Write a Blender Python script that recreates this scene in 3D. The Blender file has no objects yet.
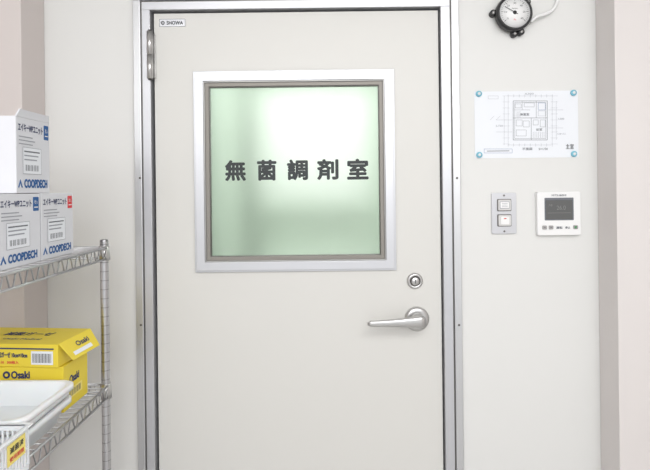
import bpy, bmesh, math
from mathutils import Vector, Matrix

# ---------------------------------------------------------------- calibration
CD = 1.6; F = 510.0; EYE = 1.42; ROLL = 0.012; HY = 190
def W(px, py, y=0.0):
    s = (CD + y) / F
    dx = px - 325; dy = HY - py
    return ((dx + ROLL * dy) * s, EYE + (dy - ROLL * dx) * s)
def WX(px, y=0.0): return W(px, 235, y)[0]
def WZ(py, px=325, y=0.0): return W(px, py, y)[1]
S = CD / F

# ---------------------------------------------------------------- materials
def lin(c):
    return tuple((v/255/12.92 if v/255 <= .04045 else ((v/255+.055)/1.055)**2.4) for v in c)
def mat(name, rgb, rough=.5, metal=0.0, var=0.0, vscale=20, bump=0.0, bscale=200, stretch=None, spec=.5, **kw):
    m = bpy.data.materials.new(name); m.use_nodes = True
    nt = m.node_tree; p = nt.nodes['Principled BSDF']
    c = lin(rgb)
    p.inputs['Base Color'].default_value = (*c, 1)
    p.inputs['Roughness'].default_value = rough
    p.inputs['Metallic'].default_value = metal
    p.inputs['Specular IOR Level'].default_value = spec
    for k, v in kw.items(): p.inputs[k.replace('_', ' ')].default_value = v
    tc = nt.nodes.new('ShaderNodeTexCoord'); mp = nt.nodes.new('ShaderNodeMapping')
    nt.links.new(tc.outputs['Object'], mp.inputs['Vector'])
    if stretch: mp.inputs['Scale'].default_value = stretch
    if var > 0:
        n = nt.nodes.new('ShaderNodeTexNoise'); n.inputs['Scale'].default_value = vscale
        n.inputs['Detail'].default_value = 4
        nt.links.new(mp.outputs['Vector'], n.inputs['Vector'])
        r = nt.nodes.new('ShaderNodeMix'); r.data_type = 'RGBA'
        r.inputs['A'].default_value = (*[v*(1-var) for v in c], 1)
        r.inputs['B'].default_value = (*[min(1, v*(1+var)) for v in c], 1)
        nt.links.new(n.outputs['Fac'], r.inputs['Factor'])
        nt.links.new(r.outputs['Result'], p.inputs['Base Color'])
    if bump > 0:
        n2 = nt.nodes.new('ShaderNodeTexNoise'); n2.inputs['Scale'].default_value = bscale
        nt.links.new(mp.outputs['Vector'], n2.inputs['Vector'])
        b = nt.nodes.new('ShaderNodeBump'); b.inputs['Strength'].default_value = bump
        b.inputs['Distance'].default_value = .001
        nt.links.new(n2.outputs['Fac'], b.inputs['Height'])
        nt.links.new(b.outputs['Normal'], p.inputs['Normal'])
    return m

M = {}
M['wall'] = mat('wall_panel', (218,218,216), .55, var=.015, vscale=3, bump=.08, bscale=300)
M['pillar'] = mat('pillar_paint', (207,199,196), .6, var=.02, vscale=3, bump=.1)
M['pillar_r'] = mat('pillar_paint_light', (215,210,208), .6, var=.02, vscale=3, bump=.1)
M['floor'] = mat('floor_vinyl', (190,189,187), .4, var=.05, vscale=8)
M['ceil'] = mat('ceiling_board', (235,235,235), .8, bump=.2)
M['clean'] = mat('clean_room_wall', (217,227,217), .6, var=.01)
M['cleandark'] = mat('clean_room_cabinet', (182,194,184), .5, var=.02)
M['door'] = mat('door_paint', (211,210,206), .42, var=.012, vscale=2, bump=.05, bscale=400)
M['alu'] = mat('brushed_aluminium', (208,209,211), .38, .85, var=.06, vscale=30, stretch=(30,30,.6))
M['alu2'] = mat('aluminium_dark', (168,167,166), .4, .8, var=.06, vscale=30, stretch=(30,30,.6))
M['alul'] = mat('anodised_light', (202,203,207), .4, .65, var=.02)
M['liner'] = mat('window_liner', (140,136,130), .5, .3, var=.03)
M['gasket'] = mat('rubber_gasket', (46,44,43), .7, var=.1)
M['steel'] = mat('satin_steel', (200,199,198), .28, .95, var=.04, vscale=60)
M['steeld'] = mat('steel_dark', (120,118,116), .4, .9)  # darker steel: casing groove, screw heads, hinge pins, lock ring, post feet
M['chrome'] = mat('chrome_wire', (196,196,198), .3, 1.0, var=.05, vscale=40)
M['groove'] = mat('chrome_groove', (150,150,152), .35, 1.0)
M['black'] = mat('black_plastic', (36,36,38), .4, var=.1)
M['ink'] = mat('dark_ink', (52,56,58), .6)
M['inkg'] = mat('grey_ink', (105,109,116), .7)
M['inkl'] = mat('light_ink', (155,158,166), .7)
M['lcd'] = mat('lcd_segment', (122,124,124), .4)
M['white'] = mat('white_plastic', (232,232,232), .4, var=.01)
M['tray'] = mat('tray_plastic', (231,232,234), .35, var=.01, Subsurface_Weight=.1)
M['paper'] = mat('paper', (228,231,236), .7, var=.01)
M['carton'] = mat('white_carton', (214,215,220), .6, var=.02, vscale=15)
M['cartonb'] = mat('carton_board_edge', (196,182,162), .8, var=.05)
M['blue'] = mat('blue_print', (42,92,150), .6)
M['red'] = mat('red_print', (214,60,66), .6)
M['yellow'] = mat('yellow_carton', (230,207,62), .5, var=.03, vscale=12)
M['yellowl'] = mat('yellow_tag', (240,222,120), .5, var=.02)
M['navy'] = mat('navy_print', (48,56,96), .6)
M['screen'] = mat('lcd_screen', (92,93,93), .25, var=.03)
M['magnet'] = mat('blue_magnet', (120,186,206), .3, var=.02)
M['switch'] = mat('switch_grey', (205,204,203), .35, var=.02)
M['lampred'] = mat('indicator_red', (200,60,50), .3)
M['lampgreen'] = mat('indicator_green', (90,170,110), .3)
g = mat('frosted_glass', (241,248,241), .42, Transmission_Weight=1.0, IOR=1.22)
M['glass'] = g

# ---------------------------------------------------------------- builder
FRONT = Matrix(((1,0,0,0),(0,0,-1,0),(0,1,0,0),(0,0,0,1)))     # u=x v=z n=-y
SIDE = Matrix(((0,0,1,0),(1,0,0,0),(0,1,0,0),(0,0,0,1)))       # u=y v=z n=+x
TOP = Matrix(((1,0,0,0),(0,1,0,0),(0,0,1,0),(0,0,0,1)))
class B:
    def __init__(s):
        s.bm = bmesh.new(); s.mats = []
    def mi(s, m):
        m = M[m]
        if m not in s.mats: s.mats.append(m)
        return s.mats.index(m)
    def face(s, vs, mi, smooth=False):
        try:
            f = s.bm.faces.new(vs)
        except ValueError:
            return
        f.material_index = mi; f.smooth = smooth
    def box(s, x0,x1,y0,y1,z0,z1, m):
        mi = s.mi(m)
        v = [s.bm.verts.new((x,y,z)) for x in (x0,x1) for y in (y0,y1) for z in (z0,z1)]
        for q in ((0,1,3,2),(4,6,7,5),(0,4,5,1),(2,3,7,6),(0,2,6,4),(1,5,7,3)):
            s.face([v[i] for i in q], mi)
    def ring(s, o, i, y0, y1, m):
        mi = s.mi(m)
        def vs(r, y): return [s.bm.verts.new(p) for p in ((r[0],y,r[2]),(r[1],y,r[2]),(r[1],y,r[3]),(r[0],y,r[3]))]
        a, b, c, d = vs(o,y0), vs(i,y0), vs(o,y1), vs(i,y1)
        for k in range(4):
            l = (k+1) % 4
            s.face([a[k],a[l],b[l],b[k]], mi); s.face([c[l],c[k],d[k],d[l]], mi)
            s.face([a[l],a[k],c[k],c[l]], mi); s.face([b[k],b[l],d[l],d[k]], mi)
    def loft(s, secs, m, cap=True, smooth=True, closed=False):
        mi = s.mi(m)
        R = [[s.bm.verts.new(p) for p in sec] for sec in secs]
        n = len(R[0])
        for a, b in zip(R[:-1], R[1:]):
            for k in range(n):
                s.face([a[k],a[(k+1)%n],b[(k+1)%n],b[k]], mi, smooth)
        if cap:
            s.face(list(reversed(R[0])), mi); s.face(R[-1], mi)
    def cyl(s, p0, p1, r, m, seg=16, r2=None, cap=True):
        p0 = Vector(p0); p1 = Vector(p1); d = (p1-p0).normalized()
        a = Vector((0,0,1)) if abs(d.z) < .9 else Vector((1,0,0))
        u = d.cross(a).normalized(); v = d.cross(u)
        r2 = r if r2 is None else r2
        mk = lambda p, rr: [p + (u*math.cos(t)+v*math.sin(t))*rr for t in [2*math.pi*k/seg for k in range(seg)]]
        s.loft([mk(p0,r), mk(p1,r2)], m, cap)
    def tube(s, pts, r, m, seg=8):
        pts = [Vector(p) for p in pts]; secs = []
        u = None
        for i, p in enumerate(pts):
            d = (pts[min(i+1,len(pts)-1)] - pts[max(i-1,0)]).normalized()
            if u is None:
                a = Vector((0,0,1)) if abs(d.z) < .9 else Vector((1,0,0))
                u = d.cross(a).normalized()
            u = (u - d*u.dot(d)).normalized(); v = d.cross(u)
            secs.append([p + (u*math.cos(t)+v*math.sin(t))*r for t in [2*math.pi*k/seg for k in range(seg)]])
        s.loft(secs, m)
    def lathe(s, c, prof, m, seg=40):       # axis along -y; prof = [(r, out)]
        c = Vector(c)
        secs = [[c + Vector((r*math.cos(t), -o, r*math.sin(t))) for t in [2*math.pi*k/seg for k in range(seg)]] for r, o in prof]
        s.loft(secs, m)
    def prism(s, poly, mtx, n0, n1, m):
        secs = [[mtx @ Vector((u,v,n)) for u,v in poly] for n in (n0,n1)]
        s.loft(secs, m, smooth=False)
    def rrect(s, cx, cz, w, h, r, mtx, n0, n1, m, seg=5):
        s.prism(rr(cx,cz,w,h,r,seg), mtx, n0, n1, m)
    def rect(s, u0,u1,v0,v1, mtx, n, m):
        mi = s.mi(m)
        s.face([s.bm.verts.new(mtx @ Vector(p)) for p in ((u0,v0,n),(u1,v0,n),(u1,v1,n),(u0,v1,n))], mi)
    def line(s, u0,v0,u1,v1, t, mtx, n, m):
        d = Vector((u1-u0, v1-v0)); L = d.length
        if L == 0: return
        d /= L; q = Vector((-d.y, d.x))*t/2
        mi = s.mi(m)
        s.face([s.bm.verts.new(mtx @ Vector((a.x,a.y,n))) for a in (Vector((u0,v0))-q, Vector((u1,v1))-q, Vector((u1,v1))+q, Vector((u0,v0))+q)], mi)
    def text(s, t, cu, cv, w, h, mtx, n, m, bold=0.0, shear=0.0):
        cu_ = bpy.data.curves.new('t','FONT'); cu_.body = t; cu_.size = 1
        cu_.shear = shear; cu_.resolution_u = 3
        ob = bpy.data.objects.new('t', cu_); bpy.context.scene.collection.objects.link(ob)
        bpy.context.view_layer.update()
        dg = bpy.context.evaluated_depsgraph_get()
        me = bpy.data.meshes.new_from_object(ob.evaluated_get(dg))
        if len(me.vertices):
            xs = [v.co.x for v in me.vertices]; ys = [v.co.y for v in me.vertices]
            x0,x1,y0,y1 = min(xs),max(xs),min(ys),max(ys)
            q = bold*h/ max(1e-6,y1-y0) if bold else 0      # stroke thickening by shifted copies
            sx = (w-2*q)/max(1e-6,x1-x0); sy = (h-2*q)/max(1e-6,y1-y0)
            mi = s.mi(m)
            offs = [(0,0)] if not bold else [(0,0)]+[(q*math.cos(a*math.pi/4),q*math.sin(a*math.pi/4)) for a in range(8)]
            for j,(ou,ov) in enumerate(offs):
                vv = [s.bm.verts.new(mtx @ Vector((cu+ou+(v.co.x-(x0+x1)/2)*sx, cv+ov+(v.co.y-(y0+y1)/2)*sy, n+j*.00001))) for v in me.vertices]
                for p in me.polygons: s.face([vv[i] for i in p.vertices], mi)
        else: print('EMPTY TEXT', t)
        bpy.data.objects.remove(ob); bpy.data.curves.remove(cu_); bpy.data.meshes.remove(me)
    def obj(s, name, parent=None, loc=(0,0,0), bevel=0, rot=0, fix=True, **props):
        if fix: 
            closed = [f for f in s.bm.faces if all(len(e.link_faces)==2 for e in f.edges)]
            if closed: bmesh.ops.recalc_face_normals(s.bm, faces=closed)
        me = bpy.data.meshes.new(name); s.bm.to_mesh(me); s.bm.free()
        for m in s.mats: me.materials.append(m)
        o = bpy.data.objects.new(name, me); bpy.context.scene.collection.objects.link(o)
        o.location = loc; o.rotation_euler = (0,0,rot)
        if parent: o.parent = parent
        if bevel:
            md = o.modifiers.new('bevel','BEVEL'); md.width = bevel; md.segments = 2; md.limit_method = 'ANGLE'; md.angle_limit = math.radians(40)
        for k, v in props.items(): o[k] = v
        return o
def rr(cx,cz,w,h,r,seg=5):
    P = []
    for sx,sz,a0 in ((1,1,0),(-1,1,90),(-1,-1,180),(1,-1,270)):
        for k in range(seg+1):
            a = math.radians(a0+90*k/seg)
            P.append((cx+sx*(w/2-r)+r*math.cos(a), cz+sz*(h/2-r)+r*math.sin(a)))
    return P
def empty(name, loc, rot=0, **props):
    o = bpy.data.objects.new(name, None); o.empty_display_size = .05
    bpy.context.scene.collection.objects.link(o); o.location = loc; o.rotation_euler = (0,0,rot)
    for k, v in props.items(): o[k] = v
    return o

# ---------------------------------------------------------------- shell
xl, xr = WX(47), WX(598)               # recess corners
fo = (WX(137), WX(460)); zt = WZ(9)    # frame outer x / leaf-side top of frame
fi = (WX(153.5), WX(442.5))
FT = zt + (fi[0]-fo[0])
b = B()
op = (fo[0]+.004, fo[1]-.004, FT-.004)
b.box(-1.9, op[0], 0, .1, 0, 2.5, 'wall'); b.box(op[1], 1.9, 0, .1, 0, 2.5, 'wall'); b.box(op[0], op[1], 0, .1, op[2], 2.5, 'wall')
b.obj('wall_back', kind='structure', label='off-white panel wall around the steel door', category='wall')
b = B(); b.box(-1.9, xl, -.125, -.0005, 0, 2.5, 'pillar')
b.obj('wall_left', bevel=.002, kind='structure', label='pinkish beige boxed-out wall beside the storage rack', category='wall')
b = B(); b.box(xr, 1.9, -.105, -.0005, 0, 2.5, 'pillar_r')
b.obj('wall_right', bevel=.002, kind='structure', label='pale boxed-out wall beside the control panels', category='wall')
b = B(); b.box(-2.0, -1.9, -3.6, 0.1, 0, 2.5, 'pillar_r')
b.obj('wall_west', kind='structure', label='plain pale side wall', category='wall')
b = B(); b.box(1.9, 2.0, -3.6, .1, 0, 2.5, 'pillar_r')
b.obj('wall_east', kind='structure', label='plain pale side wall', category='wall')
b = B(); b.box(-2.0, 2.0, -3.6, 2.1, -.05, 0, 'floor')
b.obj('floor', kind='structure', label='beige vinyl floor', category='floor')
b = B(); b.box(-2.0, 2.0, -3.6, 2.1, 2.5, 2.55, 'ceil')
b.obj('ceiling', kind='structure', label='white ceiling board', category='ceiling')
# clean room beyond the frosted window
b = B()
b.box(-1.5,1.5,2.0,2.1,0,2.5,'clean'); b.box(-1.6,-1.5,.1,2.1,0,2.5,'clean'); b.box(1.5,1.6,.1,2.1,0,2.5,'clean')
b.obj('wall_north', kind='structure', label='pale green white walls of the clean room behind the door', category='wall')
b = B()
b.box(-.84,-.54,.9,1.8,0,2.1,'cleandark'); b.box(-.535,-.53,.92,1.78,.1,2.05,'clean')
b.obj('storage_cabinet', bevel=.004, label='pale green cabinet standing in the clean room', category='cabinet')
e = empty('clean_bench', (-.10,1.72,0), label='pale laminar flow clean bench standing behind the frosted window', category='clean bench')
b = B(); b.box(-.32,.40,-.14,.27,1.30,2.05,'clean'); b.box(-.28,.36,-.143,-.14,1.38,1.98,'white'); b.obj('hood', parent=e, bevel=.006)
b = B(); b.box(-.32,.40,-.20,.27,.80,.84,'white'); b.box(-.32,.40,.0,.27,.84,1.30,'clean'); b.obj('work_surface', parent=e)
for sx in (-.30,.38):
    for sy in (-.18,.25):
        b = B(); b.box(sx-.018,sx+.018,sy-.018,sy+.018,0,.80,'alu'); b.obj('leg', parent=e)

# door casing
b = B()
def U(o0,o1,zt_,i0,i1,zi,y0,y1,m):     # inverted U
    b.box(o0,i0,y0,y1,0,zi,m); b.box(i1,o1,y0,y1,0,zi,m); b.box(o0,o1,y0,y1,zi,zt_,m)
w1 = .023
U(fo[0],fo[1],FT, fo[0]+w1,fo[1]-w1,FT-w1, -.016,.09,'alu')
casing = b.obj('trim_1', bevel=.0018, kind='structure', label='brushed aluminium outer door casing', category='door frame')
b = B()
U(fo[0]+w1,fo[1]-w1,FT-w1, fo[0]+w1+.004,fo[1]-w1-.004,FT-w1-.004, -.009,.09,'steeld')
U(fo[0]+w1+.004,fo[1]-w1-.004,FT-w1-.004, fi[0],fi[1],zt, -.012,.09,'alul')
b.obj('trim_2', bevel=.001, kind='structure', label='aluminium inner door jamb', category='door frame')
b = B()
U(fi[0]+.0002,fi[1]-.0002,zt-.0002, fi[0]+.016,fi[1]-.016,zt-.016, .052,.09,'gasket')
b.obj('trim_3', kind='structure', label='dark rubber door stop gasket', category='gasket')
for k,(px,py) in enumerate(((457,178),(459,325),(140,178),(141,325))):
    x,z = W(px,py,-.016)
    b = B(); b.lathe((0,0,0), [(.0035,0),(.0035,.0012),(.0022,.002),(.0001,.002)], 'steeld', 14)
    b.box(-.0024,.0024,-.0023,-.0019,-.0004,.0004,'black')
    b.obj('screw', parent=casing, loc=(x,-.016,z), label='small dark screw head')

# ---------------------------------------------------------------- door
lx0, lx1, lz0, lz1 = fi[0]+.008, fi[1]-.005, .008, zt-.007
LY = .004
wx0=WX(195); wx1=WX(396); wz1=WZ(70); wz0=WZ(271)
FWD = .040
hole = (wx0+FWD*.5, wx1-FWD*.5, wz0+FWD*.5, wz1-FWD*.5)
b = B(); b.ring((lx0,lx1,lz0,lz1), hole, LY, LY+.045, 'door')
leaf = b.obj('leaf', bevel=.0015)
dx = (lx0+lx1)/2
door = empty('door_1', (dx, LY, 0), kind='structure', label='off-white hinged steel door with frosted window and lever handle', category='door')
def par(o, p=door):
    bpy.context.view_layer.update()
    o.parent = p; o.matrix_parent_inverse = p.matrix_world.inverted()
    return o
par(leaf)
b = B()
O=(wx0,wx1,wz0,wz1); sh=lambda r,t:(r[0]+t,r[1]-t,r[2]+t,r[3]-t)
b.ring(O, sh(O,.006), -.003, LY-.0002, 'alul')
b.ring(sh(O,.006), sh(O,.032), -.009, LY-.0002, 'alul')
b.ring(sh(O,.032), sh(O,.036), -.005, .03, 'alu2')
b.ring(sh(O,.036), sh(O,.048), .000, .022, 'liner')
b.ring(sh(O,.048), sh(O,.0505), .004, .022, 'steeld')
o = b.obj('window_frame', bevel=.0010, label='light anodised aluminium window surround with dark inner bead'); par(o)
G = sh(O,.047)
b = B(); b.box(G[0],G[1],.012,.018,G[2],G[3],'glass')
o = b.obj('window_pane', label='frosted greenish glass pane'); par(o)
b = B()
for ch, a, c in (('無',225,246),('菌',257,276.5),('調',287,308),('剤',317,338.5),('室',347,368.5)):
    x0,z = W(a,170,.012); x1,_ = W(c,170,.012)
    b.text(ch, (x0+x1)/2, WZ(169.5,325,.012), x1-x0, .066, FRONT, -.0115, 'ink', bold=.034)
o = b.obj('lettering', fix=False, label='dark grey bold lettering on the frosted glass'); par(o)
# sticker
b = B()
x0,z0 = W(159,26.5); x1,z1 = W(185,18.5)
cx,cz=(x0+x1)/2,(z0+z1)/2
b.box(x0,x1,LY-.0006,LY-.0001,z0,z1,'alul')
b.ring((x0,x1,z0,z1),(x0+.001,x1-.001,z0+.001,z1-.001),LY-.0009,LY-.0005,'inkg')
b.text('SHOWA', cx+.008, cz, .052,.012, FRONT, -LY+.001, 'ink', bold=.03)
b.lathe((x0+.011,LY-.0005,cz), [(.006,0),(.006,.0006),(.0001,.0006)], 'ink', 18)
b.lathe((x0+.011,LY-.0012,cz), [(.0035,0),(.0035,.0004),(.0001,.0004)], 'alul', 18)
o = b.obj('name_plate', label='small maker plate with dark print'); par(o)
# hinge
def hinge(z0,z1):
    x = (fi[0]+lx0)/2-.003
    b = B()
    b.cyl((x,-.017,z0),(x,-.017,(z0+z1)/2-.001),.009,'steel',20)
    b.cyl((x,-.017,(z0+z1)/2+.001),(x,-.017,z1),.009,'steel',20)
    b.cyl((x,-.017,z0-.004),(x,-.017,z1+.004),.0055,'steeld',16)
    b.box(x-.001,x+.001,-.012,.04,z0+.006,z1-.006,'steel')
    b.box(x+.001,x+.013,-.003,LY,z0+.006,z1-.006,'steel')
    o = b.obj('hinge', label='satin steel barrel hinge'); par(o)
hinge(WZ(80,150), WZ(33,150)); hinge(.22,.37)
# lock
x,z = W(415,281)
L = empty('door_lock', (x,LY,z)); par(L)
b = B(); b.lathe((x,LY,z), [(.025,0),(.025,.004),(.022,.008),(.016,.009),(.016,.006),(.0001,.006)], 'steel')
o=b.obj('escutcheon'); par(o,L)
b = B(); b.lathe((x,LY-.0062,z), [(.0125,0),(.0125,.006),(.011,.0075),(.0001,.0075)], 'steel'); b.box(x-.0012,x+.0012,LY-.0145,LY-.0135,z-.006,z+.006,'black')
b.lathe((x,LY-.006,z), [(.0158,0),(.0158,.0008),(.0001,.0008)], 'steeld')
o=b.obj('key_cylinder', label='key cylinder with vertical slot'); par(o,L)
# handle
x,z = W(417,319)
Hn = empty('door_handle', (x,LY,z)); par(Hn)
b = B(); b.lathe((x,LY,z), [(.0385,0),(.0385,.004),(.036,.009),(.029,.012),(.022,.012),(.0001,.012)], 'steel', 48)
o=b.obj('rose', label='round satin steel rose'); par(o,Hn)
b = B()
b.lathe((x,LY-.011,z), [(.021,0),(.019,.006),(.013,.012),(.0125,.03),(.0001,.03)], 'steel')
xt,zt2 = W(367.5,323.8,-.052)
zh = W(419,321.5,-.045)[1]
secs=[]
N=22
for k in range(N+1):
    t=k/N
    cx = (x+.018)*(1-t)+xt*t
    hz = .0125*(1-t)**1.8+.0125 - .001*t
    cz = zh*(1-t)+zt2*t
    hy = .011*(1-t)+.007*t
    cy = -.046-.007*math.sin(math.pi*.5*t)
    e_=1.0
    if t<.06: e_=.55+.45*math.sqrt(t/.06)
    if t>.94: e_=.45+.55*math.sqrt(max(0,(1-t)/.06))
    secs.append([(cx, cy+hy*e_*math.copysign(abs(math.cos(a))**.75,math.cos(a)), cz+hz*.80*e_*math.copysign(abs(math.sin(a))**.75,math.sin(a))) for a in [2*math.pi*j/24 for j in range(24)]])
b.loft(secs,'steel')
o=b.obj('lever', label='satin steel lever arm tapering towards its tip'); par(o,Hn)

# ---------------------------------------------------------------- pressure gauge
x,z = W(511,16)
gz = empty('pressure_gauge', (x,0,z), label='round black differential pressure gauge with white dial on the wall', category='gauge')
b = B()
b.lathe((0,.0005,0), [(.050,0),(.050,.012),(.056,.014),(.056,.030),(.053,.036),(.0485,.038),(.048,.031),(.0001,.031)], 'black', 48)
for a in (175,295,40,-85):
    a=math.radians(a); c=Vector((math.cos(a)*.060,0,math.sin(a)*.060))
    b.lathe(c, [(.0105,-.0005),(.0105,.016),(.008,.018),(.0001,.018)], 'black', 20)
    b.lathe(c+Vector((0,-.0182,0)), [(.005,0),(.005,.002),(.0001,.003)], 'steel', 14)
o=b.obj('housing', parent=gz, label='black round housing with mounting lugs')
b = B()
b.lathe((0,-.0315,0), [(.0475,0),(.0475,.001),(.0001,.001)], 'white', 48)
for k in range(31):
    a=math.radians(220-k*260/30); r0=.039 if k%5 else .035
    b.line(math.cos(a)*r0,math.sin(a)*r0,math.cos(a)*.042,math.sin(a)*.042,.0009 if k%5 else .0014,FRONT,.0329,'ink')
for k,t in enumerate(('0','10','20','30','40','50','60')):
    a=math.radians(220-k*260/6); b.text(t,math.cos(a)*.0285,math.sin(a)*.0285,.004*len(t),.0055,FRONT,.0329,'ink')
b.text('PASCALS',0,.012,.018,.004,FRONT,.0329,'ink'); b.text('Pa',0,-.022,.007,.005,FRONT,.0329,'red')
o=b.obj('dial', parent=gz, fix=False, label='white dial with black graduations')
b = B(); a=math.radians(150)
b.line(-math.cos(a)*.010,-math.sin(a)*.010,math.cos(a)*.036,math.sin(a)*.036,.0020,FRONT,.0345,'black')
b.lathe((0,-.033,0), [(.006,0),(.005,.0025),(.0001,.003)], 'black', 20)
b.obj('needle', parent=gz, fix=False, label='black needle')
b = B()
P=[]
ctrl=[(528,24,-.02),(534,19,-.022),(543,16,-.02),(551,11,-.012),(556,2,-.008),(557,-12,-.007),(557,-60,-.007)]
for i in range(len(ctrl)-1):
    for k in range(5):
        t=k/5; p0=ctrl[max(i-1,0)];p1=ctrl[i];p2=ctrl[i+1];p3=ctrl[min(i+2,len(ctrl)-1)]
        q=[.5*((2*p1[j])+(-p0[j]+p2[j])*t+(2*p0[j]-5*p1[j]+4*p2[j]-p3[j])*t*t+(-p0[j]+3*p1[j]-3*p2[j]+p3[j])*t**3) for j in range(3)]
        X,Z=W(q[0],q[1]); P.append((X-x,q[2],Z-z))
b.tube(P,.0045,'white',10)
b.obj('air_tube', parent=gz, label='thin white air tube')

# ---------------------------------------------------------------- floor plan sheet
x0,z0 = W(474.5,158.5); x1,z1 = W(578,90.5); x0=W(474.5,125)[0]; x1=W(578,125)[0]
cx,cz=(x0+x1)/2,(z0+z1)/2
pl = empty('floor_plan_sheet', (cx,0,cz), label='white paper sheet with a printed floor plan drawing held by magnets', category='paper')
w,h=x1-x0,z1-z0
b = B(); b.box(-w/2,w/2,-.0012,-.0001,-h/2,h/2,'paper'); b.obj('sheet', parent=pl)
b = B()
def pu(px,py):
    X,Z=W(px,py); return X-cx,Z-cz
def pline(a,bb,c,d,t=.0011,m='inkg'):
    u0,v0=pu(a,bb);u1,v1=pu(c,d); b.line(u0,v0,u1,v1,t,FRONT,.0016,m)
def prect(a,bb,c,d,t=.0011,m='inkg'):
    pline(a,bb,c,bb,t,m);pline(c,bb,c,d,t,m);pline(c,d,a,d,t,m);pline(a,d,a,bb,t,m)
prect(513,101,547,140,.0014,'inkg')
prect(514.5,102.5,545.5,138.5,.0008,'inkg')
pline(513,118,547,118,.0012); pline(531,118,531,140,.0012); pline(536,101,536,118,.0010); pline(522,101,522,110,.0008); pline(514,110,530,110,.0008)
prect(516,120,522,126,.0008); prect(516,130,526,136,.0008); prect(523,121,529,127,.0008); prect(538,103,545,110,.0009,'blue'); prect(515,104,521,108,.0008)
prect(533,120,538,125,.0008); prect(540,120,545,127,.0008); prect(524,103,534,107,.0008); prect(538,111,545,116,.0008,'inkl')
for k in range(7): pline(533+k*1.8,132,533+k*1.8,138,.0006)
for k in range(5): pline(516,112+k*1.2,521,112+k*1.2,.0005)
for a_,bb,c_,d_ in ((508,96,551,96),(508,145,551,145),(504,96,504,145),(508,96,508,145),(552,96,552,145),(556,101,556,140)): pline(a_,bb,c_,d_,.0007,'inkl')
for k in range(9): pline(508+k*5.5,94.5,508+k*5.5,97.5,.0008,'inkl'); pline(508+k*5.5,143.5,508+k*5.5,146.5,.0008,'inkl'); pline(502.5,96+k*6,509.5,96+k*6,.0006,'inkl'); pline(550.5,96+k*6,557.5,96+k*6,.0006,'inkl')
pline(496,120,512,120,.0007,'inkl'); pline(548,110,563,110,.0007,'inkl'); pline(496,132,512,132,.0007,'inkl'); pline(548,128,563,128,.0007,'inkl')
for px_ in (490,496): pline(px_,120,px_+4,116,.0006,'inkl')
prect(488,96,498,99,.0007,'inkl')
for (t,px,py,wp,hp,m) in (('無菌室',524.5,114.5,9,2.6,'inkg'),('前室',539,129.6,6,2.6,'inkg'),('4,500',529,94,9,2.0,'inkl'),('2,750',499,126,7,2,'inkl'),('1,800',561,119,6,2,'inkl'),('パスボックス',561,134,9,2,'inkl'),('平面図',527,149,10,2.6,'inkg'),('S=1/50',543,149,9,2.2,'inkg'),('主室',569.5,146.5,8,5,'ink')):
    u,v=pu(px,py); b.text(t,u,v,wp*S,hp*S,FRONT,.0017,m,.01)
prect(484,149,512,153,.0008,'blue')
u,v=pu(498,151); b.line(u-.035,v,u+.035,v,.003,FRONT,.0015,'inkl')
b.obj('plan_drawing', parent=pl, fix=False, label='thin grey floor plan line drawing')
for px,py in ((478.5,94),(573,93),(479,155),(573.5,154)):
    X,Z=W(px,py)
    b=B(); b.lathe((0,0,0),[(.0095,0),(.0095,.004),(.008,.006),(.0001,.0065)],'magnet',24); b.lathe((0,-.0062,0),[(.0045,0),(.0045,.0012),(.0001,.0014)],'white',18)
    b.obj('magnet', loc=(X,-.0011,Z), label='small round light blue magnet pinning the paper sheet', category='magnet', group='magnets on the floor plan')

# ---------------------------------------------------------------- switch
x0,z1 = W(491,193); x1,z0 = W(516,233.5)
cx,cz=(x0+x1)/2,(z0+z1)/2; w,h=x1-x0,z1-z0
sw = empty('light_switch',(cx,0,cz), label='satin metal wall switch plate with indicator window and push button', category='switch')
b=B(); b.rrect(0,0,w,h,.004,FRONT,-.0005,.006,'alul'); 
for v in (.056,-.056): b.lathe((0,-.0055,v),[(.0035,0),(.003,.0016),(.0001,.0018)],'steeld',14)
b.obj('plate',parent=sw,bevel=.001)
b=B(); v=.026; b.rrect(0,v,.044,.038,.003,FRONT,.006,.008,'steeld'); b.rrect(0,v,.039,.033,.003,FRONT,.008,.011,'switch')
b.rrect(0,v,.030,.022,.002,FRONT,.011,.0118,'inkl'); b.rrect(0,v,.027,.019,.002,FRONT,.0118,.0122,'white')
for j in (-1,0,1): b.rrect(0,v+j*.005,.018,.0014,.0005,FRONT,.0122,.0126,'inkl')
b.obj('indicator_window',parent=sw,bevel=.0004,label='small framed pale indicator window')
b=B(); v=-.022; b.rrect(0,v,.044,.038,.003,FRONT,.006,.008,'steeld'); b.rrect(0,v,.039,.033,.003,FRONT,.008,.012,'switch')
b.rrect(0,v,.026,.024,.003,FRONT,.012,.0140,'white'); b.rrect(0,v+.006,.008,.003,.001,FRONT,.0140,.0145,'lampred')
b.obj('push_button',parent=sw,bevel=.0005)

# ---------------------------------------------------------------- thermostat
x0,z1 = W(535,192); x1,z0 = W(578.5,234.5)
cx,cz=(x0+x1)/2,(z0+z1)/2; w,h=x1-x0,z1-z0
th = empty('air_conditioner_remote',(cx,0,cz), label='white wall-mounted air conditioning controller with grey display', category='controller')
b=B(); b.rrect(0,0,w,h,.005,FRONT,-.0005,.016,'white'); b.obj('body',parent=th,bevel=.0015)
b=B(); b.rrect(0,.014,.090,.070,.002,FRONT,.016,.0168,'inkg'); b.rrect(0,.012,.083,.060,.001,FRONT,.0168,.0172,'screen')
b.text('26.0',.006,.018,.028,.013,FRONT,.0176,'lcd'); b.text('冷房',-.027,.026,.012,.007,FRONT,.0176,'lcd'); 
b.line(-.036,.002,.036,.002,.001,FRONT,.0176,'lcd')
b.obj('display',parent=th,label='grey liquid crystal display')
b=B(); b.text('MITSUBISHI',-.0,.0565,.045,.006,FRONT,.0165,'inkg',.02); b.obj('maker_lettering',parent=th,fix=False,label='small grey maker lettering')
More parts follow.
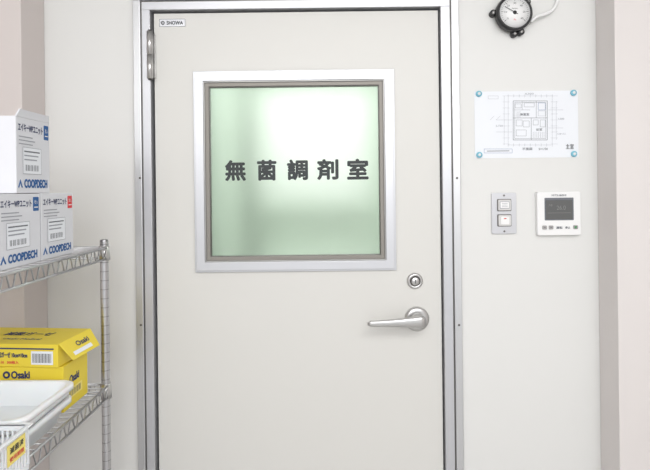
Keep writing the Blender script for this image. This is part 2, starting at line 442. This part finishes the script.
for t,u,ww in (('運転',0,.020),('停止',.026,.016)):
    b=B(); b.text(t,u,-.044,ww,.008,FRONT,.0165,'inkg',.03)
    b.obj('button_lettering',parent=th,fix=False,label='small grey button lettering')
for u,mm in ((-.046,'alu2'),(-.026,'alu2'),(.050,'alu2')):
    b=B()
    b.rrect(u,-.043,.014,.012,.003,FRONT,.016,.0185,mm); b.rrect(u,-.043,.006,.002,.0005,FRONT,.0185,.0188,'inkg')
    b.obj('button',parent=th,bevel=.0005)
b=B(); b.lathe((.050,-.0185,-.043),[(.004,0),(.0001,.0005)],'lampgreen',14); b.obj('indicator_lamp',parent=th)

# ---------------------------------------------------------------- wire rack
RX=-.606; RW=.37; RY0=-.165; RL=.74       # inner right edge, width, far end y, length
ZT=1.270; ZL=.886
rk = empty('wire_rack',(RX-RW/2,RY0-RL/2,0), label='chrome wire storage rack standing by the pinkish wall', category='shelf rack')
hw,hl=RW/2-.012,RL/2-.012
PR=.0115
for sx in (-1,1):
    for sy in (-1,1):
        b=B(); X,Y=sx*hw,sy*hl
        prof=[(PR,.02)]
        z=.05
        while z<ZT+.01:
            prof+=[(PR,z),(PR-.0003,z+.0004),(PR-.0003,z+.0014),(PR,z+.0018)]; z+=.025
        prof+=[(PR,ZT+.014),(.010,ZT+.019),(.0005,ZT+.021)]
        for (r0,z0_),(r1,z1_) in zip(prof[:-1],prof[1:]):
            b.loft([[(X+r*math.cos(2*math.pi*k/20),Y+r*math.sin(2*math.pi*k/20),zz) for k in range(20)] for r,zz in ((r0,z0_),(r1,z1_))],'chrome' if abs(r0-r1)<1e-6 and r0>PR-.0001 else 'groove',cap=False)
        b.loft([[(X+r*math.cos(2*math.pi*k/16),Y+r*math.sin(2*math.pi*k/16),zz) for k in range(16)] for r,zz in ((.016,0),(.018,.004),(.016,.014),(.008,.02),(.008,.03))],'steeld')
        b.obj('post',parent=rk,label='grooved chrome post')
def shelf(z):
    b=B(); r=.0032; lo=-.034
    for zz,rr_ in ((z-r,r),(z+lo,r)):
        for sx in (-1,1): b.cyl((sx*(RW/2-.004),-RL/2+.012,zz),(sx*(RW/2-.004),RL/2-.012,zz),rr_,'chrome',8)
        for sy in (-1,1): b.cyl((-RW/2+.012,sy*(RL/2-.004),zz),(RW/2-.012,sy*(RL/2-.004),zz),rr_,'chrome',8)
    for sx in (-1,1):
        n=17; P=[]
        for k in range(n*4+1):
            yy=-RL/2+.02+(RL-.04)*k/(n*4); P.append((sx*(RW/2-.004),yy,z+lo/2-.001+(abs(lo)/2-.002)*max(-1,min(1,1.35*math.sin(k*math.pi/2+math.pi/4)))))
        b.tube(P,.0019,'chrome',6)
    for sy in (-1,1):
        n=9; P=[]
        for k in range(n*4+1):
            xx=-RW/2+.02+(RW-.04)*k/(n*4); P.append((xx,sy*(RL/2-.004),z+lo/2-.001+(abs(lo)/2-.002)*max(-1,min(1,1.35*math.sin(k*math.pi/2+math.pi/4)))))
        b.tube(P,.0019,'chrome',6)
    n=28
    for k in range(n+1):
        yy=-RL/2+.014+(RL-.028)*k/n
        b.cyl((-RW/2+.004,yy,z-.002),(RW/2-.004,yy,z-.002),.0018,'chrome',6)
    for xx in (-.08,.08): b.cyl((xx,-RL/2+.004,z-.0065),(xx,RL/2-.004,z-.0065),.0028,'chrome',6)
    for sx in (-1,1):
        for sy in (-1,1):
            b.cyl((sx*hw,sy*hl,z-.038),(sx*hw,sy*hl,z+.002),.0160,'steel',20,.0140)
    b.obj('wire_shelf',parent=rk,label='chrome wire shelf with zigzag truss edge')
shelf(ZT); shelf(ZL); shelf(.45); shelf(.12)

# ---------------------------------------------------------------- cartons
def carton(xr_, y0, y1, z0, w, h, badge, flaps, label, rot=0):
    """x from xr-w to xr ; printed long side faces +x"""
    d=y1-y0; cy=(y0+y1)/2
    e=empty('carton',(xr_-w/2,cy,z0),rot,label=label,category='box',group='white cartons on the top shelf')
    b=B(); b.box(-w/2,w/2,-d/2,d/2,0,h,'carton'); 
    b.rect(-w/2+.001,w/2-.001,-.001,.001,TOP,h+.0003,'cartonb')
    b.obj('body',parent=e,bevel=.0015,label='white cardboard body')
    if flaps:
        b=B()
        b.prism([(-d/2+.002,0),(d/2-.002,0),(d/2-.008,.016),(-d/2+.01,.016)],Matrix.Translation((w/2-.001,0,h))@Matrix.Rotation(math.radians(12),4,'Y')@SIDE,-.0015,.0015,'carton')
        b.obj('flap',parent=e,label='slightly raised white cardboard flap')
    n=w/2+.0006; s=d/.14; k=h/.148
    b=B()
    b.text('エイキーWPユニット',-.012*s,h-.020*k,.100*s,.016*k,SIDE,n,'navy',.02)
    for j in range(3): b.line(-.06*s,h-(.038+.007*j)*k,(-.005+.01*(j%2))*s,h-(.038+.007*j)*k,.0022,SIDE,n,'inkl')
    b.obj('title_print',parent=e,fix=False,label='dark blue product title lettering')
    b=B(); b.rrect(.054*s,h-.022*k,.020*s,.030*k,.002,SIDE,w/2,n,badge); b.text('枚入',.054*s,h-.018*k,.012*s,.009*k,SIDE,n+.0004,'white')
    b.line(.047*s,h-.029*k,.061*s,h-.029*k,.002,SIDE,n+.0004,'white')
    b.obj('badge_print',parent=e,fix=False,label=badge+' printed badge')
    b=B()
    b.rect(-.045*s,.030*s,.038*k,.090*k,SIDE,n,'paper')
    for (u0,v0,u1,v1) in ((-.045,.038,.03,.038),(.03,.038,.03,.09),(.03,.09,-.045,.09),(-.045,.09,-.045,.038)): b.line(u0*s,v0*k,u1*s,v1*k,.0010,SIDE,n+.0003,'inkl')
    for j in range(22):
        if (j*7)%5!=1: b.line((-.035+.0025*j)*s,.044*k,(-.035+.0025*j)*s,.056*k,.0013 if j%3 else .0007,SIDE,n+.0003,'inkg')
    for j in range(3): b.line(-.04*s,(.066+.008*j)*k,(.012+.006*j)*s,(.066+.008*j)*k,.0028,SIDE,n+.0003,'inkg' if j==2 else 'inkl')
    b.obj('barcode_label',parent=e,fix=False,label='white barcode label')
    b=B()
    b.text('COOPDECH',.008*s,.019*k,.098*s,.018*k,SIDE,n,'blue',.045)
    b.prism([(-.064*s,.011*k),(-.055*s,.027*k),(-.046*s,.011*k),(-.050*s,.011*k),(-.055*s,.020*k),(-.060*s,.011*k)],SIDE,w/2,n,'blue')
    b.obj('brand_print',parent=e,fix=False,label='bold blue lettering with peak logo')
XS=-.632
carton(XS, -.466,-.322,ZT+.0005,.20,.150,'red',False,'white printed carton with red badge standing on the wire shelf')
carton(XS+.002, -.620,-.473,ZT+.0005,.20,.149,'blue',False,'white printed carton with barcode label near the shelf edge')
carton(XS-.002, -.552,-.424,ZT+.1508,.20,.160,'blue',True,'white printed carton stacked on top of two others')

# ---------------------------------------------------------------- yellow cartons
def ybox(xr_, cy, z0, w, d, h, rot, flap, label, osaki):
    e=empty('yellow_carton',(xr_-w/2,cy,z0),rot,label=label,category='box',group='yellow cartons on the lower shelf')
    b=B(); b.box(-w/2,w/2,-d/2,d/2,0,h,'yellow'); b.obj('body',parent=e,bevel=.0015)
    n=d/2+.0006; hw_=w/2
    if osaki:
        v=h*.84; u=.012
        b=B(); b.text('Osaki',u+.034,v,.046,.019,FRONT,n,'navy',.035)
        b.prism([(u+.009*math.cos(2*math.pi*k/16),v+.009*math.sin(2*math.pi*k/16)) for k in range(16)],FRONT,n-.0006,n,'navy')
        b.prism([(u+.004*math.cos(2*math.pi*k/12),v+.004*math.sin(2*math.pi*k/12)) for k in range(12)],FRONT,n,n+.0003,'yellow')
        b.obj('brand_print',parent=e,fix=False,label='navy maker lettering with round logo')
        b=B(); b.text('滅菌ガーゼ',.105,h*.5,.055,.014,FRONT,n,'navy',.03); b.line(.08,h*.36,.13,h*.36,.003,FRONT,n,'inkg')
        b.obj('product_print',parent=e,fix=False,label='navy product lettering')
        b=B(); b.text('Osaki',-.01,h*.62,.05,.020,SIDE,hw_+.0006,'navy',.035); b.rect(-.04,.03,h*.2,h*.42,SIDE,hw_+.0006,'yellowl')
        for j in range(14): b.line(-.034+j*.0042,h*.24,-.034+j*.0042,h*.38,.0011 if j%3 else .0022,SIDE,hw_+.0009,'navy')
        b.obj('end_print',parent=e,fix=False,label='navy lettering and barcode on the box end')
    else:
        b=B(); b.line(-.01,h*.80,.14,h*.80,.0035,FRONT,n,'navy'); b.text('滅菌ガーゼ 10cm×10cm',.03,h*.52,.085,.014,FRONT,n,'navy',.035)
        b.text('No.10   300枚入',.02,h*.2,.06,.008,FRONT,n,'red',.03)
        b.obj('product_print',parent=e,fix=False,label='navy and red product lettering')
        b=B(); b.rect(.082,.138,h*.12,h*.70,FRONT,n,'paper')
        for j in range(18): b.line(.087+j*.0027,h*.2,.087+j*.0027,h*.6,.0009 if j%3 else .0017,FRONT,n+.0003,'ink')
        b.obj('barcode_label',parent=e,fix=False,label='white barcode patch')
        b=B(); b.text('滅菌ガーゼ',.02,.012,.13,.030,TOP,h+.0006,'navy',.02)
        b.obj('top_print',parent=e,fix=False,label='navy lettering on the lid')
        b=B(); b.text('Osaki Medical',.03,-.032,.10,.012,TOP,h+.0006,'inkg',.02)
        b.obj('maker_print',parent=e,fix=False,label='grey maker lettering on the lid')
    if flap:
        Mx=Matrix.Translation((w/2,0,h))@Matrix.Rotation(math.radians(-38),4,'Y')@SIDE
        b=B(); b.prism([(-d/2+.002,0),(d/2-.002,0),(d/2-.012,-.052),(-d/2+.012,-.052)],Mx,-.0006,.0006,'yellow')
        b.obj('flap',parent=e,fix=True,label='open yellow end flap')
        b=B(); b.text('Osaki',.01,-.020,.055,.014,Mx,.0012,'navy',.03); b.rect(-.045,.035,-.044,-.034,Mx,.0011,'paper')
        b.obj('flap_print',parent=e,fix=False,label='navy lettering on the open flap')
ybox(-.640,-.300,ZL+.0005,.30,.125,.112,0,False,'yellow printed carton resting on the wire shelf',True)
ybox(-.642,-.285,ZL+.113,.30,.145,.056,math.radians(-5),True,'yellow printed carton with open end flap stacked on another',False)

# ---------------------------------------------------------------- trays
def tray(z0, xr_, yc, w, d, h, label, rot):
    e=B()
    outer=lambda ww,dd,zz,r=.03:[(u,v,zz) for u,v in rr(0,0,ww,dd,r,6)]
    secs=[outer(w-.05,d-.05,.0),outer(w-.022,d-.022,h-.010),outer(w-.014,d-.014,h-.010),outer(w,d,h-.012,.034),outer(w,d,h-.002,.034),outer(w-.006,d-.006,h,.033),outer(w-.022,d-.022,h,.03),outer(w-.028,d-.028,h-.004),outer(w-.056,d-.056,.003)]
    e.loft(secs,'tray')
    e.obj('plastic_tray',loc=(xr_-w/2,yc,z0),rot=rot,label=label,category='tray',group='white trays on the lower shelf')
for i in range(3):
    tray(ZL+.0005+i*.0175,-.602+.004*i*(-1)**i,-.487-.003*i,.33,.225,.054,('white plastic tray at the bottom of a stack','white plastic tray in the middle of a stack','white plastic tray on top of a stack')[i],math.radians((0,1.0,-1.2)[i]))

# basket
w,d,h=.25,.155,.088
e=empty('plastic_basket',(-.580-w/2,-.692,ZL+.0005),label='white slatted plastic basket with a yellow tag',category='basket')
b=B()
for zz in (.002,h-.012):
    for sy in (-1,1): b.box(-w/2,w/2,sy*d/2-.002,sy*d/2+.002,zz,zz+.012,'tray')
    for sx in (-1,1): b.box(sx*w/2-.002,sx*w/2+.002,-d/2,d/2,zz,zz+.012,'tray')
b.box(-w/2,w/2,-d/2,d/2,0,.003,'tray')
n=26
for k in range(n+1):
    X=-w/2+w*k/n
    for sy in (-1,1): b.box(X-.002,X+.002,sy*d/2-.0015,sy*d/2+.0015,.01,h-.01,'tray')
n=16
for k in range(n+1):
    Y=-d/2+d*k/n
    for sx in (-1,1): b.box(sx*w/2-.0015,sx*w/2+.0015,Y-.002,Y+.002,.01,h-.01,'tray')
for sx in (-1,1): b.box(sx*w/2-.0012,sx*w/2+.0012,-d/2,d/2,h*.48,h*.48+.004,'tray')
for sy in (-1,1): b.box(-w/2,w/2,sy*d/2-.0012,sy*d/2+.0012,h*.48,h*.48+.004,'tray')
b.box(w/2-.002,w/2+.008,-d/2-.006,d/2+.006,h-.003,h,'tray'); b.box(-w/2-.008,-w/2+.002,-d/2-.006,d/2+.006,h-.003,h,'tray')
b.box(-w/2,w/2,-d/2-.008,-d/2+.002,h-.003,h,'tray'); b.box(-w/2,w/2,d/2-.002,d/2+.008,h-.003,h,'tray')
b.obj('basket_body',parent=e,bevel=.0006)
b=B(); b.box(w/2+.0022,w/2+.0032,.010,.064,.040,.078,'yellowl')
b.text('滅菌済',.037,.066,.042,.012,SIDE,w/2+.0036,'ink',.02); b.text('使用期限',.037,.050,.044,.009,SIDE,w/2+.0036,'red',.02)
b.obj('tag',parent=e,fix=False,label='yellow tag with dark writing')

# ---------------------------------------------------------------- lights
def area(name,loc,rot,size,sy,power,col):
    l=bpy.data.lights.new(name,'AREA'); l.shape='RECTANGLE'; l.size=size; l.size_y=sy; l.energy=power; l.color=col
    o=bpy.data.objects.new(name,l); bpy.context.scene.collection.objects.link(o); o.location=loc; o.rotation_euler=rot; return o
area('ceiling_light',(.3,-1.7,2.46),(math.radians(14),0,0),2.4,1.2,44,(1,.998,.993))
area('ceiling_light_rear',(0,-3.2,2.3),(math.radians(55),0,0),3.0,1.2,43,(1,.999,.996))
area('clean_room_light',(.1,.75,2.45),(0,0,0),1.8,1.1,33,(.985,1,.98))
w=bpy.data.worlds.new('World'); bpy.context.scene.world=w; w.use_nodes=True
bg=w.node_tree.nodes['Background']; bg.inputs[0].default_value=(.98,.99,1,1); bg.inputs[1].default_value=1.06

# ---------------------------------------------------------------- camera
c=bpy.data.cameras.new('Camera'); co=bpy.data.objects.new('Camera',c); bpy.context.scene.collection.objects.link(co)
co.location=(0,-CD,EYE); co.rotation_euler=(math.radians(90),ROLL,0)
c.sensor_width=36; c.lens=F/650*36; c.shift_y=-(235-HY)/650; c.clip_start=.02
bpy.context.scene.camera=co
vs=bpy.context.scene.view_settings; vs.view_transform='Standard'; vs.look='None'; vs.exposure=0; vs.gamma=1
